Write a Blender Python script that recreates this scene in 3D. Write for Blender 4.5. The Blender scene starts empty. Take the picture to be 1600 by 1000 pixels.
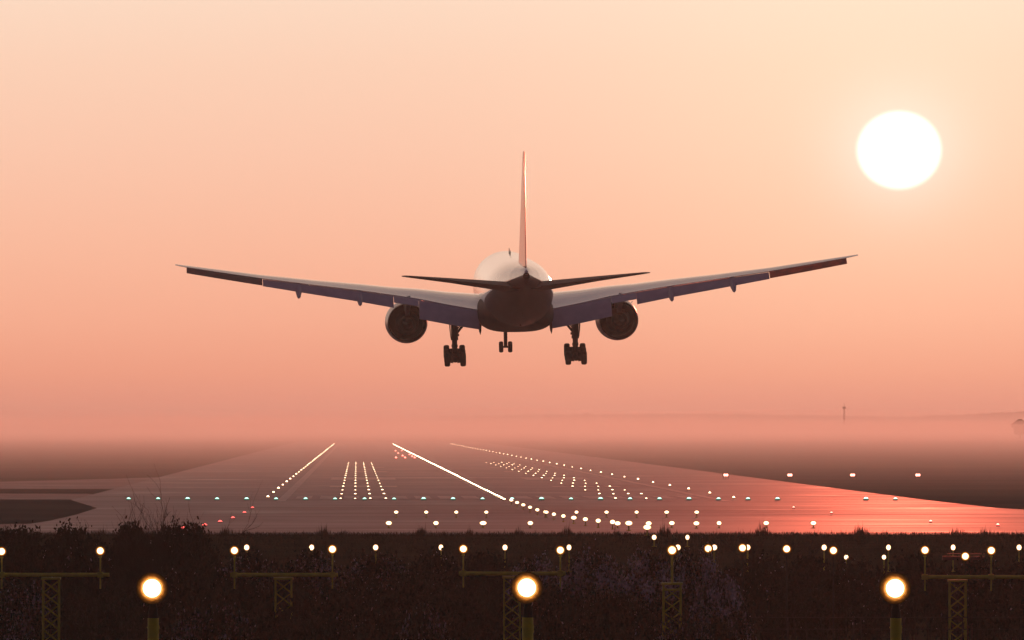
import bpy, bmesh, math, random
from mathutils import Vector, Matrix, Euler
C = bpy.context.scene.collection
S = bpy.context.scene
R = math.radians
rnd = random.Random(7)

# ------------------------------------------------------------------ camera
H = 7.4            # eye height above the touchdown zone
F = 14060.0        # focal length of the photograph in its own pixels
HZ = 666.0         # row of the true horizon
cam = bpy.data.cameras.new('camera')
cam.sensor_width = 36.0
cam.lens = 36.0 * F / 1600.0
cam.clip_start = 1.0
cam.clip_end = 80000.0
cam_o = bpy.data.objects.new('camera', cam)
cam_o.location = (0, 0, H)
cam_o.rotation_euler = (math.pi / 2 + math.atan((HZ - 500) / F), 0, 0)
C.objects.link(cam_o)
S.camera = cam_o

# ------------------------------------------------------------------ exposure
S.view_settings.view_transform = 'Standard'
S.view_settings.look = 'None'
S.view_settings.gamma = 1.0
S.view_settings.exposure = 0.0
S.cycles.use_denoising = True
S.cycles.max_bounces = 6
S.cycles.volume_bounces = 0
S.cycles.sample_clamp_indirect = 3.0

# ------------------------------------------------------------------ sky
SUN_AZ = math.atan((1405 - 800) / F)
SUN_EL = math.atan((HZ - 235) / F)
sun_dir = Vector((math.sin(SUN_AZ) * math.cos(SUN_EL), math.cos(SUN_AZ) * math.cos(SUN_EL), math.sin(SUN_EL)))
world = bpy.data.worlds.new('World')
S.world = world
world.use_nodes = True
WT = world.node_tree
for n in list(WT.nodes):
    WT.nodes.remove(n)
def wn(t, **k):
    n = WT.nodes.new(t)
    for a, b in k.items():
        setattr(n, a, b)
    return n
def wmath(op, a, b=None, c=None, clamp=False):
    n = wn('ShaderNodeMath', operation=op, use_clamp=clamp)
    for i, v in enumerate((a, b, c)):
        if v is None: continue
        if isinstance(v, (int, float)): n.inputs[i].default_value = v
        else: WT.links.new(v, n.inputs[i])
    return n.outputs[0]
def wmix(f, a, b, mode='MIX'):
    n = wn('ShaderNodeMix', data_type='RGBA', blend_type=mode)
    if isinstance(f, (int, float)): n.inputs[0].default_value = f
    else: WT.links.new(f, n.inputs[0])
    for i, v in ((6, a), (7, b)):
        if isinstance(v, tuple): n.inputs[i].default_value = (*v, 1)
        else: WT.links.new(v, n.inputs[i])
    return n.outputs[2]
def lin(c):
    return tuple(((x / 255) / 12.92 if x / 255 <= .04045 else ((x / 255 + .055) / 1.055) ** 2.4) for x in c)
geo = wn('ShaderNodeTexCoord')
sep = wn('ShaderNodeSeparateXYZ')
WT.links.new(geo.outputs['Generated'], sep.inputs[0])
dx, dy, dz = sep.outputs
# low sky: colour against elevation, measured 0..0.08
ramp = wn('ShaderNodeValToRGB')
WT.links.new(wmath('MULTIPLY', dz, 10.0, clamp=True), ramp.inputs[0])
el = ramp.color_ramp.elements
def setramp(el, pts):
    while len(el) > 1: el.remove(el[-1])
    el[0].position = pts[0][0]; el[0].color = (*pts[0][1], 1)
    for p, c in pts[1:]:
        e = el.new(p); e.color = (*c, 1)
ey = lambda y: (HZ - y) / F * 10.0
setramp(el, [(0.0, lin((222, 146, 128))), (ey(625), lin((240, 158, 132))), (ey(585), lin((250, 168, 136))),
             (ey(500), lin((254, 182, 150))), (ey(400), lin((255, 192, 161))), (ey(235), lin((255, 205, 177))),
             (ey(100), lin((255, 214, 187))), (ey(0), lin((255, 222, 197))), (0.8, lin((250, 214, 190)))])
high = wn('ShaderNodeValToRGB')
WT.links.new(dz, high.inputs[0])
setramp(high.color_ramp.elements, [(0.0, (.9, .62, .47)), (0.09, (.9, .62, .47)), (0.3, (.80, .60, .52)), (0.6, (.22, .18, .22)), (1.0, (.07, .065, .12))])
fh = wmath('MULTIPLY_ADD', dz, 25.0, -2.0, clamp=True)
front = wmix(fh, ramp.outputs[0], high.outputs[0])
# the eastern sky behind the viewer: dusky violet
back = wn('ShaderNodeValToRGB')
WT.links.new(dz, back.inputs[0])
setramp(back.color_ramp.elements, [(0.0, (.055, .036, .048)), (0.15, (.08, .056, .088)), (0.6, (.08, .07, .12)), (1.0, (.07, .065, .12))])
cosaz = wmath('DIVIDE', dy, wmath('SQRT', wmath('ADD', wmath('MULTIPLY', dx, dx), wmath('ADD', wmath('MULTIPLY', dy, dy), 1e-6))))
mr = wn('ShaderNodeMapRange', interpolation_type='SMOOTHSTEP')
WT.links.new(cosaz, mr.inputs[0])
mr.inputs[1].default_value = -0.30; mr.inputs[2].default_value = 0.98
base = wmix(mr.outputs[0], back.outputs[0], front)
# the sky texture fills in the upper dome
sky = wn('ShaderNodeTexSky', sky_type='NISHITA')
sky.sun_disc = False
sky.sun_elevation = SUN_EL
sky.sun_rotation = SUN_AZ
sky.dust_density = 5.0
skys = wmix(1.0, sky.outputs[0], (0.05, 0.05, 0.05), 'MULTIPLY')
fs = wmath('MULTIPLY_ADD', dz, 6.0, -0.6, clamp=True)
base = wmix(wmath('MULTIPLY', fs, 0.5), base, skys)
# aureole and disc of the sun, slightly flattened by refraction
ax = wmath('SUBTRACT', dx, sun_dir.x)
az_ = wmath('MULTIPLY', wmath('SUBTRACT', dz, sun_dir.z), 1.08)
rr = wmath('SQRT', wmath('ADD', wmath('MULTIPLY', ax, ax), wmath('MULTIPLY', az_, az_)))
ahead = wmath('GREATER_THAN', dy, 0.0)
def gauss(width, amp, col, powr=1.0):
    g = wmath('EXPONENT', wmath('MULTIPLY', wmath('POWER', wmath('DIVIDE', rr, width), powr), -1.0))
    g = wmath('MULTIPLY', wmath('MULTIPLY', g, amp), ahead)
    m = wn('ShaderNodeVectorMath', operation='SCALE')
    m.inputs[0].default_value = col
    WT.links.new(g, m.inputs[3])
    return m.outputs[0]
def vadd(a, b):
    m = wn('ShaderNodeVectorMath', operation='ADD')
    WT.links.new(a, m.inputs[0]); WT.links.new(b, m.inputs[1])
    return m.outputs[0]
disc = wn('ShaderNodeMapRange', interpolation_type='SMOOTHSTEP')
WT.links.new(rr, disc.inputs[0])
disc.inputs[1].default_value = 0.0051; disc.inputs[2].default_value = 0.0037
disc.inputs[3].default_value = 0.0; disc.inputs[4].default_value = 1.0
dscale = wn('ShaderNodeVectorMath', operation='SCALE')
dscale.inputs[0].default_value = (1.5, 1.2, 1.1)
WT.links.new(wmath('MULTIPLY', disc.outputs[0], ahead), dscale.inputs[3])
tot = vadd(base, gauss(0.034, 0.13, (1.0, 1.0, 0.55), 2.0))
tot = vadd(tot, gauss(0.0066, 0.26, (0.3, 0.9, 1.1), 1.7))
tot = vadd(tot, dscale.outputs[0])
bg = wn('ShaderNodeBackground')
WT.links.new(tot, bg.inputs[0])
bg.inputs[1].default_value = 1.0
wo = wn('ShaderNodeOutputWorld')
WT.links.new(bg.outputs[0], wo.inputs[0])

# ------------------------------------------------------------------ sun
sl = bpy.data.lights.new('sun', 'SUN')
sl.energy = 0.9
sl.angle = R(0.53)
sl.color = (1.0, 0.16, 0.085)
so = bpy.data.objects.new('sun', sl)
so.rotation_euler = (-sun_dir).to_track_quat('-Z', 'Y').to_euler()
C.objects.link(so)

# ------------------------------------------------------------------ helpers
def tag(o, label=None, cat=None, group=None, kind=None):
    if label: o['label'] = label
    if cat: o['category'] = cat
    if group: o['group'] = group
    if kind: o['kind'] = kind
    return o
def empty(name, loc, rot=(0, 0, 0)):
    o = bpy.data.objects.new(name, None)
    o.empty_display_size = 0.5
    o.location = loc; o.rotation_euler = rot
    C.objects.link(o)
    return o
class MB:
    def __init__(s):
        s.v = []; s.f = []; s.m = []
    def face(s, pts, mi=0):
        b = len(s.v); s.v += [tuple(p) for p in pts]
        s.f.append(tuple(range(b, b + len(pts)))); s.m.append(mi)
    def box(s, c, d, mi=0, rot=None):
        x, y, z = [q / 2 for q in d]
        ps = [Vector((sx * x, sy * y, sz * z)) for sz in (-1, 1) for sx, sy in ((-1, -1), (1, -1), (1, 1), (-1, 1))]
        if rot: ps = [rot @ p for p in ps]
        b = len(s.v); s.v += [tuple(p + Vector(c)) for p in ps]
        for f in ((3, 2, 1, 0), (4, 5, 6, 7), (0, 1, 5, 4), (1, 2, 6, 5), (2, 3, 7, 6), (3, 0, 4, 7)):
            s.f.append(tuple(b + i for i in f)); s.m.append(mi)
    def tube(s, a, b, r0, r1=None, n=8, mi=0, caps=True):
        a = Vector(a); b = Vector(b); r1 = r0 if r1 is None else r1
        d = (b - a).normalized()
        u = d.cross(Vector((0, 0, 1)))
        if u.length < 1e-3: u = d.cross(Vector((1, 0, 0)))
        u.normalize(); w = d.cross(u)
        k = len(s.v)
        for p, r in ((a, r0), (b, r1)):
            for i in range(n):
                t = 2 * math.pi * i / n
                s.v.append(tuple(p + (u * math.cos(t) + w * math.sin(t)) * r))
        for i in range(n):
            j = (i + 1) % n
            s.f.append((k + i, k + j, k + n + j, k + n + i)); s.m.append(mi)
        if caps:
            s.f.append(tuple(k + n - 1 - i for i in range(n))); s.m.append(mi)
            s.f.append(tuple(k + n + i for i in range(n))); s.m.append(mi)
    def loft(s, rings, mi=0, close=True, caps=True):
        n = len(rings[0]); k = len(s.v)
        for r in rings: s.v += [tuple(p) for p in r]
        for a in range(len(rings) - 1):
            for i in range(n if close else n - 1):
                j = (i + 1) % n
                s.f.append((k + a * n + i, k + a * n + j, k + (a + 1) * n + j, k + (a + 1) * n + i)); s.m.append(mi)
        if caps:
            s.f.append(tuple(k + n - 1 - i for i in range(n))); s.m.append(mi)
            q = k + (len(rings) - 1) * n
            s.f.append(tuple(q + i for i in range(n))); s.m.append(mi)
    def lathe_y(s, cx, cz, prof, n=40, mi=0):
        """profile of (y, r) turned round an axis along Y"""
        rings = []
        for y, r in prof:
            rings.append([(cx + r * math.cos(2 * math.pi * i / n), y, cz + r * math.sin(2 * math.pi * i / n)) for i in range(n)])
        s.loft(rings, mi, True, False)
    def build(s, name, mats, parent=None, smooth=False, auto=None):
        me = bpy.data.meshes.new(name)
        me.from_pydata(s.v, [], s.f)
        if not isinstance(mats, (list, tuple)): mats = [mats]
        for m in mats: me.materials.append(m)
        if len(mats) > 1: me.polygons.foreach_set('material_index', s.m)
        bm = bmesh.new(); bm.from_mesh(me)
        if smooth:
            bmesh.ops.remove_doubles(bm, verts=bm.verts, dist=1e-5)
        bmesh.ops.recalc_face_normals(bm, faces=bm.faces) if smooth != 'keep' else None
        bm.to_mesh(me); bm.free()
        if smooth:
            me.polygons.foreach_set('use_smooth', [True] * len(me.polygons))
            me.set_sharp_from_angle(angle=R(auto or 40))
        me.update()
        o = bpy.data.objects.new(name, me)
        C.objects.link(o)
        if parent: o.parent = parent
        return o
def dup(root, loc, label=None, rz=None, scale=None):
    r = root.copy(); C.objects.link(r); r.location = loc
    if label: r['label'] = label
    if rz is not None: r.rotation_euler = (0, 0, rz)
    if scale is not None: r.scale = scale
    for ch in list(root.children):
        c = ch.copy(); C.objects.link(c); c.parent = r
        for g in list(ch.children):
            d = g.copy(); C.objects.link(d); d.parent = c
    return r
def ordn(i):
    w = ['first', 'second', 'third', 'fourth', 'fifth', 'sixth', 'seventh', 'eighth', 'ninth', 'tenth', 'eleventh', 'twelfth']
    if i <= 12: return w[i - 1]
    return '%d%s' % (i, 'th' if 10 <= i % 100 <= 20 else {1: 'st', 2: 'nd', 3: 'rd'}.get(i % 10, 'th'))

# ------------------------------------------------------------------ materials
def mat(name, col, rough=0.5, metal=0.0, noise=None, bump=None, spec=0.5, coat=0.0):
    """noise = (scale, second colour, contrast); bump = (scale, strength, distance)"""
    m = bpy.data.materials.new(name); m.use_nodes = True
    nt = m.node_tree; b = nt.nodes['Principled BSDF']
    b.inputs['Base Color'].default_value = (*col, 1)
    b.inputs['Roughness'].default_value = rough
    b.inputs['Metallic'].default_value = metal
    b.inputs['Specular IOR Level'].default_value = spec
    b.inputs['Coat Weight'].default_value = coat
    tc = nt.nodes.new('ShaderNodeTexCoord')
    if noise:
        n = nt.nodes.new('ShaderNodeTexNoise'); n.inputs['Scale'].default_value = noise[0]; n.inputs['Detail'].default_value = 6
        nt.links.new(tc.outputs['Object'], n.inputs['Vector'])
        r = nt.nodes.new('ShaderNodeValToRGB')
        w = noise[2] if len(noise) > 2 else 0.15
        r.color_ramp.elements[0].position = 0.5 - w; r.color_ramp.elements[1].position = 0.5 + w
        r.color_ramp.elements[0].color = (*col, 1); r.color_ramp.elements[1].color = (*noise[1], 1)
        nt.links.new(n.outputs[0], r.inputs[0]); nt.links.new(r.outputs[0], b.inputs['Base Color'])
    if bump:
        n = nt.nodes.new('ShaderNodeTexNoise'); n.inputs['Scale'].default_value = bump[0]; n.inputs['Detail'].default_value = 5
        nt.links.new(tc.outputs['Object'], n.inputs['Vector'])
        bp = nt.nodes.new('ShaderNodeBump'); bp.inputs['Strength'].default_value = bump[1]; bp.inputs['Distance'].default_value = bump[2]
        nt.links.new(n.outputs[0], bp.inputs['Height']); nt.links.new(bp.outputs[0], b.inputs['Normal'])
    return m
def lampmat(name, col, strength):
    m = bpy.data.materials.new(name); m.use_nodes = True
    nt = m.node_tree; b = nt.nodes['Principled BSDF']
    b.inputs['Base Color'].default_value = (.1, .1, .1, 1)
    b.inputs['Emission Color'].default_value = (*col, 1)
    b.inputs['Emission Strength'].default_value = strength
    m.cycles.emission_sampling = 'NONE'
    return m
M = {}
M['housing'] = mat('dark_housing', (.015, .014, .012), .7, noise=(8, (.025, .022, .02)), spec=.2)
M['lens_warm'] = lampmat('lens_warm', (1, .70, .42), 9)
M['lens_line'] = lampmat('lens_line', (1, .74, .46), 14)
M['lens_core'] = lampmat('lens_core', (1, .70, .40), 4.5)
M['halo_rim'] = lampmat('halo_rim', (1, .36, .05), 1.1)  # orange halo tint given as emission, not used
M['lens_green'] = lampmat('lens_green', (.50, 1, .82), 2.6)
M['halo_green'] = lampmat('halo_green', (.08, .60, .34), .35)  # green fringe glow standing in for the lamp's halo
M['halo_amber'] = lampmat('halo_amber', (1, .50, .22), .9)  # amber fringe glow standing in for the lamp's halo
M['glow_deep'] = lampmat('glow_deep', (1, .22, .02), .06)
M['lens_red'] = lampmat('lens_red', (1, .12, .10), 2.6)
M['lens_pink'] = lampmat('lens_pink', (1, .36, .26), 5)
def halo_ring(name):
    """lamp halo painted as amber emission on a ring: bright at the lens, dying away outwards"""
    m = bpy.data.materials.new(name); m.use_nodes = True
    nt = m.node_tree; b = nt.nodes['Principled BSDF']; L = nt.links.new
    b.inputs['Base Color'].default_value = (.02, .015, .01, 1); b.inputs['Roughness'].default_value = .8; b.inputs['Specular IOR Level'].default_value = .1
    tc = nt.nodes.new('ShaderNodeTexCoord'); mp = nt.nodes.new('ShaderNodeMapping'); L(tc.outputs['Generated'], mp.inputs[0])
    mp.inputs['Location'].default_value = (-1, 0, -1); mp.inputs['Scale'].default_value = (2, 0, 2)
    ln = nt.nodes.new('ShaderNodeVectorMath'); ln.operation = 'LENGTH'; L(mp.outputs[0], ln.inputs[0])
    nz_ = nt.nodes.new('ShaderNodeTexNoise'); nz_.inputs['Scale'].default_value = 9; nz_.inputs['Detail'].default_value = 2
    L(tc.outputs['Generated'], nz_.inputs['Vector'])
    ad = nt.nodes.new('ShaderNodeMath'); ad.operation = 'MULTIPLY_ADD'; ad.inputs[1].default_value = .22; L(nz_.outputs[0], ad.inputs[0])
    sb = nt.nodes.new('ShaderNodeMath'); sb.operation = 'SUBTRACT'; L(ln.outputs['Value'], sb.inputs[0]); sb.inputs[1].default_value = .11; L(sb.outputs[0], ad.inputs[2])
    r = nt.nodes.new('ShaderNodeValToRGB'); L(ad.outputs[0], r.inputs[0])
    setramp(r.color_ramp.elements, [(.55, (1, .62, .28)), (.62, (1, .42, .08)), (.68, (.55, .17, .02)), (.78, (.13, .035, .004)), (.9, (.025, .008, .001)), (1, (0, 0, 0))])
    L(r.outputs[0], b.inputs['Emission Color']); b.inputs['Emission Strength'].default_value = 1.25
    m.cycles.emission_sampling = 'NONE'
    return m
M['halo_ring'] = halo_ring('painted_halo')  # halo glow painted into the ring's emission
M['yellow'] = mat('yellow_paint', (.60, .50, .02), .55, noise=(3, (.45, .37, .02)))
M['yellow_dull'] = mat('dull_yellow_paint', (.50, .42, .03), .6, noise=(4, (.36, .30, .03)))

# asphalt: two scales of patches, streaked tyre rubber, wet sheen
def asphalt(name, c0, c1, rough0, rough1):
    m = bpy.data.materials.new(name); m.use_nodes = True
    nt = m.node_tree; b = nt.nodes['Principled BSDF']; L = nt.links.new
    tc = nt.nodes.new('ShaderNodeTexCoord')
    def noise(scale, vec=None, detail=6):
        mp = nt.nodes.new('ShaderNodeMapping'); mp.inputs['Scale'].default_value = vec or (1, 1, 1)
        L(tc.outputs['Object'], mp.inputs[0])
        n = nt.nodes.new('ShaderNodeTexNoise'); n.inputs['Scale'].default_value = scale; n.inputs['Detail'].default_value = detail
        L(mp.outputs[0], n.inputs['Vector']); return n.outputs[0]
    a = noise(.045, (1.2, .35, 1)); c = noise(.5)
    ad = nt.nodes.new('ShaderNodeMath'); ad.operation = 'MULTIPLY_ADD'; ad.inputs[1].default_value = .6
    L(a, ad.inputs[0])
    ml = nt.nodes.new('ShaderNodeMath'); ml.operation = 'MULTIPLY'; ml.inputs[1].default_value = .4; L(c, ml.inputs[0]); L(ml.outputs[0], ad.inputs[2])
    r = nt.nodes.new('ShaderNodeValToRGB'); L(ad.outputs[0], r.inputs[0])
    r.color_ramp.elements[0].position = .38; r.color_ramp.elements[1].position = .62
    r.color_ramp.elements[0].color = (*c0, 1); r.color_ramp.elements[1].color = (*c1, 1)
    L(r.outputs[0], b.inputs['Base Color'])
    d = noise(.12, (.25, .5, 1)); mr = nt.nodes.new('ShaderNodeMapRange')
    L(d, mr.inputs[0]); mr.inputs[1].default_value = .35; mr.inputs[2].default_value = .65
    mr.inputs[3].default_value = rough0; mr.inputs[4].default_value = rough1
    # damp places where the surface is smoother
    w1 = nt.nodes.new('ShaderNodeMapRange'); L(noise(.07, (.8, .35, 1), 4), w1.inputs[0])
    w1.inputs[1].default_value = .56; w1.inputs[2].default_value = .70; w1.inputs[3].default_value = 1; w1.inputs[4].default_value = .78
    wm = nt.nodes.new('ShaderNodeMath'); wm.operation = 'MULTIPLY'; L(mr.outputs[0], wm.inputs[0]); L(w1.outputs[0], wm.inputs[1])
    L(wm.outputs[0], b.inputs['Roughness'])
    bp = nt.nodes.new('ShaderNodeBump'); bp.inputs['Strength'].default_value = .6; bp.inputs['Distance'].default_value = .03
    L(noise(1.1, (.35, 1, 1)), bp.inputs['Height']); L(bp.outputs[0], b.inputs['Normal'])
    b.inputs['Specular IOR Level'].default_value = .35
    return m
M['runway'] = asphalt('runway_asphalt', (.042, .044, .064), (.082, .084, .112), .55, .68)
M['shoulder'] = asphalt('shoulder_asphalt', (.045, .044, .055), (.085, .08, .09), .62, .80)
M['paint'] = mat('worn_white_paint', (.30, .29, .28), .6, noise=(.6, (.10, .095, .095), .12))
M['grass'] = mat('dry_grass', (.06, .068, .055), .9, noise=(.02, (.09, .095, .078), .2), spec=.0)
M['bankgrass'] = mat('bank_grass', (.05, .04, .022), 1.0, noise=(.4, (.075, .055, .032), .2), spec=.0)
M['field'] = mat('pale_stubble', (.50, .40, .35), 1.0, noise=(.012, (.38, .30, .26), .25), spec=.0)
M['field2'] = mat('pale_meadow', (.16, .135, .12), 1.0, noise=(.015, (.10, .09, .08), .25), spec=.05)
M['blade'] = mat('grass_blade', (.04, .032, .018), .9, noise=(.3, (.06, .045, .026)), spec=.0)

# ------------------------------------------------------------------ terrain
PROF = [(-2000, -4), (100, -4), (330, -4), (345, -3.2), (362, -1.2), (378, .9), (390, 1.55), (402, 1.74), (430, 1.88), (455, 1.95), (467, 1.90),
        (500, 1.62), (532, 1.35), (563, 1.12), (594, .90), (650, .55), (720, .27), (800, .10), (900, 0), (30000, 0)]
def zg(d):
    for (a, za), (b, zb) in zip(PROF, PROF[1:]):
        if d <= b:
            return za + (zb - za) * (d - a) / (b - a)
    return 0.0
YS = sorted(set([p[0] for p in PROF] + list(range(340, 960, 12)) + list(range(960, 4200, 120)) + [4800, 6000, 8000, 12000, 16000, 20000, 26000]))
YS = [y for y in YS if y <= 26000]
XS = [-8000, -3000, -1000, -400, -200, -100, -50, -20, 0, 20, 50, 100, 200, 400, 1000, 3000, 8000]
g = MB()
for y in YS:
    for x in XS: g.v.append((x, y, zg(y)))
for a in range(len(YS) - 1):
    for i in range(len(XS) - 1):
        k = a * len(XS) + i
        g.f.append((k, k + 1, k + len(XS) + 1, k + len(XS))); g.m.append(0)
for a in range(len(YS) - 1):
    if YS[a] < 440:
        for i in range(len(XS) - 1): g.m[a * (len(XS) - 1) + i] = 1
tag(g.build('ground', [M['grass'], M['bankgrass']]), kind='structure')

AXIS = -0.01728        # runway heading against the line of sight
def rw(L, d, dz=0.0):
    return Vector((L + AXIS * d, d, zg(d) + dz))
def strip(name, m, rows, dz, kind='structure'):
    """rows of (d, left, right); cut at every terrain row so the sheet follows the ground"""
    s = MB(); ds = sorted(set([r[0] for r in rows] + [y for y in YS if rows[0][0] < y < rows[-1][0]]))
    def at(d):
        for a, b in zip(rows, rows[1:]):
            if a[0] <= d <= b[0]:
                t = (d - a[0]) / (b[0] - a[0]) if b[0] > a[0] else 0
                return a[1] + (b[1] - a[1]) * t, a[2] + (b[2] - a[2]) * t
    for d in ds:
        l, r = at(d)
        s.v += [tuple(rw(l, d, dz)), tuple(rw(r, d, dz))]
    for i in range(len(ds) - 1):
        s.f.append((2 * i, 2 * i + 1, 2 * i + 3, 2 * i + 2)); s.m.append(0)
    o = s.build(name, m)
    if kind: tag(o, kind=kind)
    return o
CL = 14.45            # lateral place of the runway centreline
strip('runway', M['runway'], [(452, CL - 36, CL + 60), (466, CL - 36, CL + 60), (560, CL - 36, CL + 55), (800, CL - 37.5, CL + 42.5), (900, CL - 43, CL + 42.5), (4300, CL - 43, CL + 42.5)], .03)
def poly0(name, m, pts, dz):
    s = MB(); s.face([rw(L, d, dz) for L, d in pts]); return tag(s.build(name, m), kind='structure')
# paler meadows spread far beyond the airfield grass
poly0('field', M['field2'], [(-7500, 4410), (7500, 4410), (7500, 25500), (-7500, 25500)], .015)
# taxiways joining from either side
def poly(name, m, pts, dz):
    """a flat sheet laid on the level field beyond the threshold"""
    s = MB(); s.face([rw(L, d, dz) for L, d in pts]); return tag(s.build(name, m), kind='structure')
poly('taxiway', M['shoulder'], [(CL - 35, 905), (CL - 44, 985), (-150, 1010), (-150, 925)], .022)
poly('taxiway', M['shoulder'], [(CL - 42, 1060), (CL - 42.5, 1300), (-60, 1130), (-170, 1100), (-170, 1085)], .022)
strip('apron', M['shoulder'], [(455, -60, CL - 35.9), (520, -60, CL - 35.9), (535, -40, CL - 35.9), (600, CL - 37, CL - 35.9)], .026)
strip('apron', M['shoulder'], [(455, CL + 59, 110), (700, CL + 46, 110), (760, CL + 44, 72)], .026)

# painted markings, one sheet each
strip('runway_marking', M['paint'], [(880, CL - 22.3, CL - 21.4), (3900, CL - 22.3, CL - 21.4)], .045)
strip('runway_marking', M['paint'], [(880, CL + 21.4, CL + 22.3), (3900, CL + 21.4, CL + 22.3)], .045)
for i in range(8):
    for sgn in (-1, 1):
        a = CL + sgn * (1.9 + i * 2.45); b = a + sgn * 1.6
        strip('runway_marking', M['paint'], [(915, min(a, b), max(a, b)), (950, min(a, b), max(a, b))], .045)
for k in range(50):
    strip('runway_marking', M['paint'], [(985 + k * 55, CL - .45, CL + .45), (1015 + k * 55, CL - .45, CL + .45)], .045)
for d0, n in ((1090, 3), (1240, 0), (1450, 2), (1600, 1)):
    for sgn in (-1, 1):
        if n == 0:
            a = CL + sgn * 9; b = CL + sgn * 18
            strip('runway_marking', M['paint'], [(d0, min(a, b), max(a, b)), (d0 + 55, min(a, b), max(a, b))], .045)
        for q in range(n):
            a = CL + sgn * (9.5 + q * 3.2); b = a + sgn * 1.8
            strip('runway_marking', M['paint'], [(d0, min(a, b), max(a, b)), (d0 + 22, min(a, b), max(a, b))], .045)

# ------------------------------------------------------------------ far wooded ridges
M['wood'] = mat('far_woodland', (.035, .032, .025), 1.0, noise=(.02, (.06, .05, .035)), spec=.1)
def ridge(name, x0, x1, y, depth, tops, seed, n):
    r = random.Random(seed); s = MB(); cols = []
    for i in range(n + 1):
        t = i / n; x = x0 + (x1 - x0) * t
        q = t * (len(tops) - 1); a = min(int(q), len(tops) - 2); h = tops[a] + (tops[a + 1] - tops[a]) * (q - a)
        h = max(0.3, h + r.uniform(-1, 1) * (1.6 if h > 4 else .2) + (r.random() < .06) * r.uniform(0, 3) * (h > 6))
        cols.append((x, h))
    rings = []
    for x, h in cols:
        rings.append([(x, y - depth * .5, -.2), (x, y - depth * .3, h * .75), (x, y, h), (x, y + depth * .3, h * .8), (x, y + depth * .5, -.2)])
    s.loft(rings, 0, False, False)
    return s.build(name, M['wood'], smooth=True)
tag(ridge('hills', -750, -250, 19000, 900, [0.3, 9, 12, 17, 22], 2, 160), kind='structure')
tag(ridge('hills', -620, 2400, 17000, 900, [7, 20, 28, 31, 28, 20, 14, 12, 12, 11, 10], 3, 420), kind='structure')
tag(ridge('hills', 300, 2900, 14500, 900, [0.3, 24, 40, 46, 52, 56, 54, 56], 4, 420), kind='structure')
tag(ridge('hills', -2400, -560, 12500, 700, [5, 9, 6, 11, 8, 9, 4], 9, 300), kind='structure')

def far_tree(x, ytop, d, w, label, seed):
    top = H + (HZ - ytop) / F * d; r = random.Random(seed)
    e = empty('tree', ((x - 800) / F * d, d, 0)); tag(e, label, 'tree')
    s = MB(); s.tube((0, 0, 0), (0, 0, top * .5), .5, .3, 8)
    for k in range(5):
        a = k * 1.3; s.tube((0, 0, top * .35), (w * .3 * math.cos(a), w * .3 * math.sin(a), top * .7), .25, .1, 6)
    s.build('trunk', M['wood'], e)
    s = MB()
    for k in range(2600):
        c = Vector((r.gauss(0, 1), r.gauss(0, 1), r.gauss(0, 1))).normalized() * r.random() ** .4
        c = Vector((c.x * w / 2 * (1 + .2 * math.sin(c.z * 5)), c.y * w / 2, top * .6 + c.z * top * .4))
        u = Vector((r.gauss(0, 1), r.gauss(0, 1), r.gauss(0, 1))).normalized(); v = u.cross(Vector((r.random(), r.random(), 1))).normalized()
        s.face([c - u * .4, c - v * .4, c + u * .4, c + v * .4])
    s.build('crown', M['wood'], e)
far_tree(1594, 655, 5000, 9, 'dim rounded tree at the far right edge, half lost in the mist', 1)
# distant radio mast with its guy wires' top cage
mm = MB()
bx, by = 345, 9000 * .72
for a, b in (((-.8, -.8), (-.8, .8)), ((.8, -.8), (.8, .8)), ):
    for p in (a, b): mm.tube((p[0], p[1], 0), (p[0] * .6, p[1] * .6, 24), .22, n=5)
for k in range(12):
    z = k * 2
    mm.tube((-.8, -.8, z), (.8, -.8, z + 2), .12, n=4); mm.tube((.8, .8, z), (-.8, .8, z + 2), .12, n=4)
mast_far = empty('radio_mast', ((1319 - 800) / F * 8300, 8300, 0)); mast_far.scale = (.9, .9, .98)
tag(mast_far, 'faint tall lattice mast rising in the haze on the right', 'mast')
M['steel'] = mat('weathered_steel', (.12, .11, .11), .6, noise=(1, (.08, .075, .075)))
mm.build('lattice', M['steel'], mast_far)
mm = MB(); mm.box((0, 0, 25), (3.2, 3.2, 2)); mm.tube((0, 0, 26), (0, 0, 29), .25, n=6); mm.build('antenna_head', M['steel'], mast_far)

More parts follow.
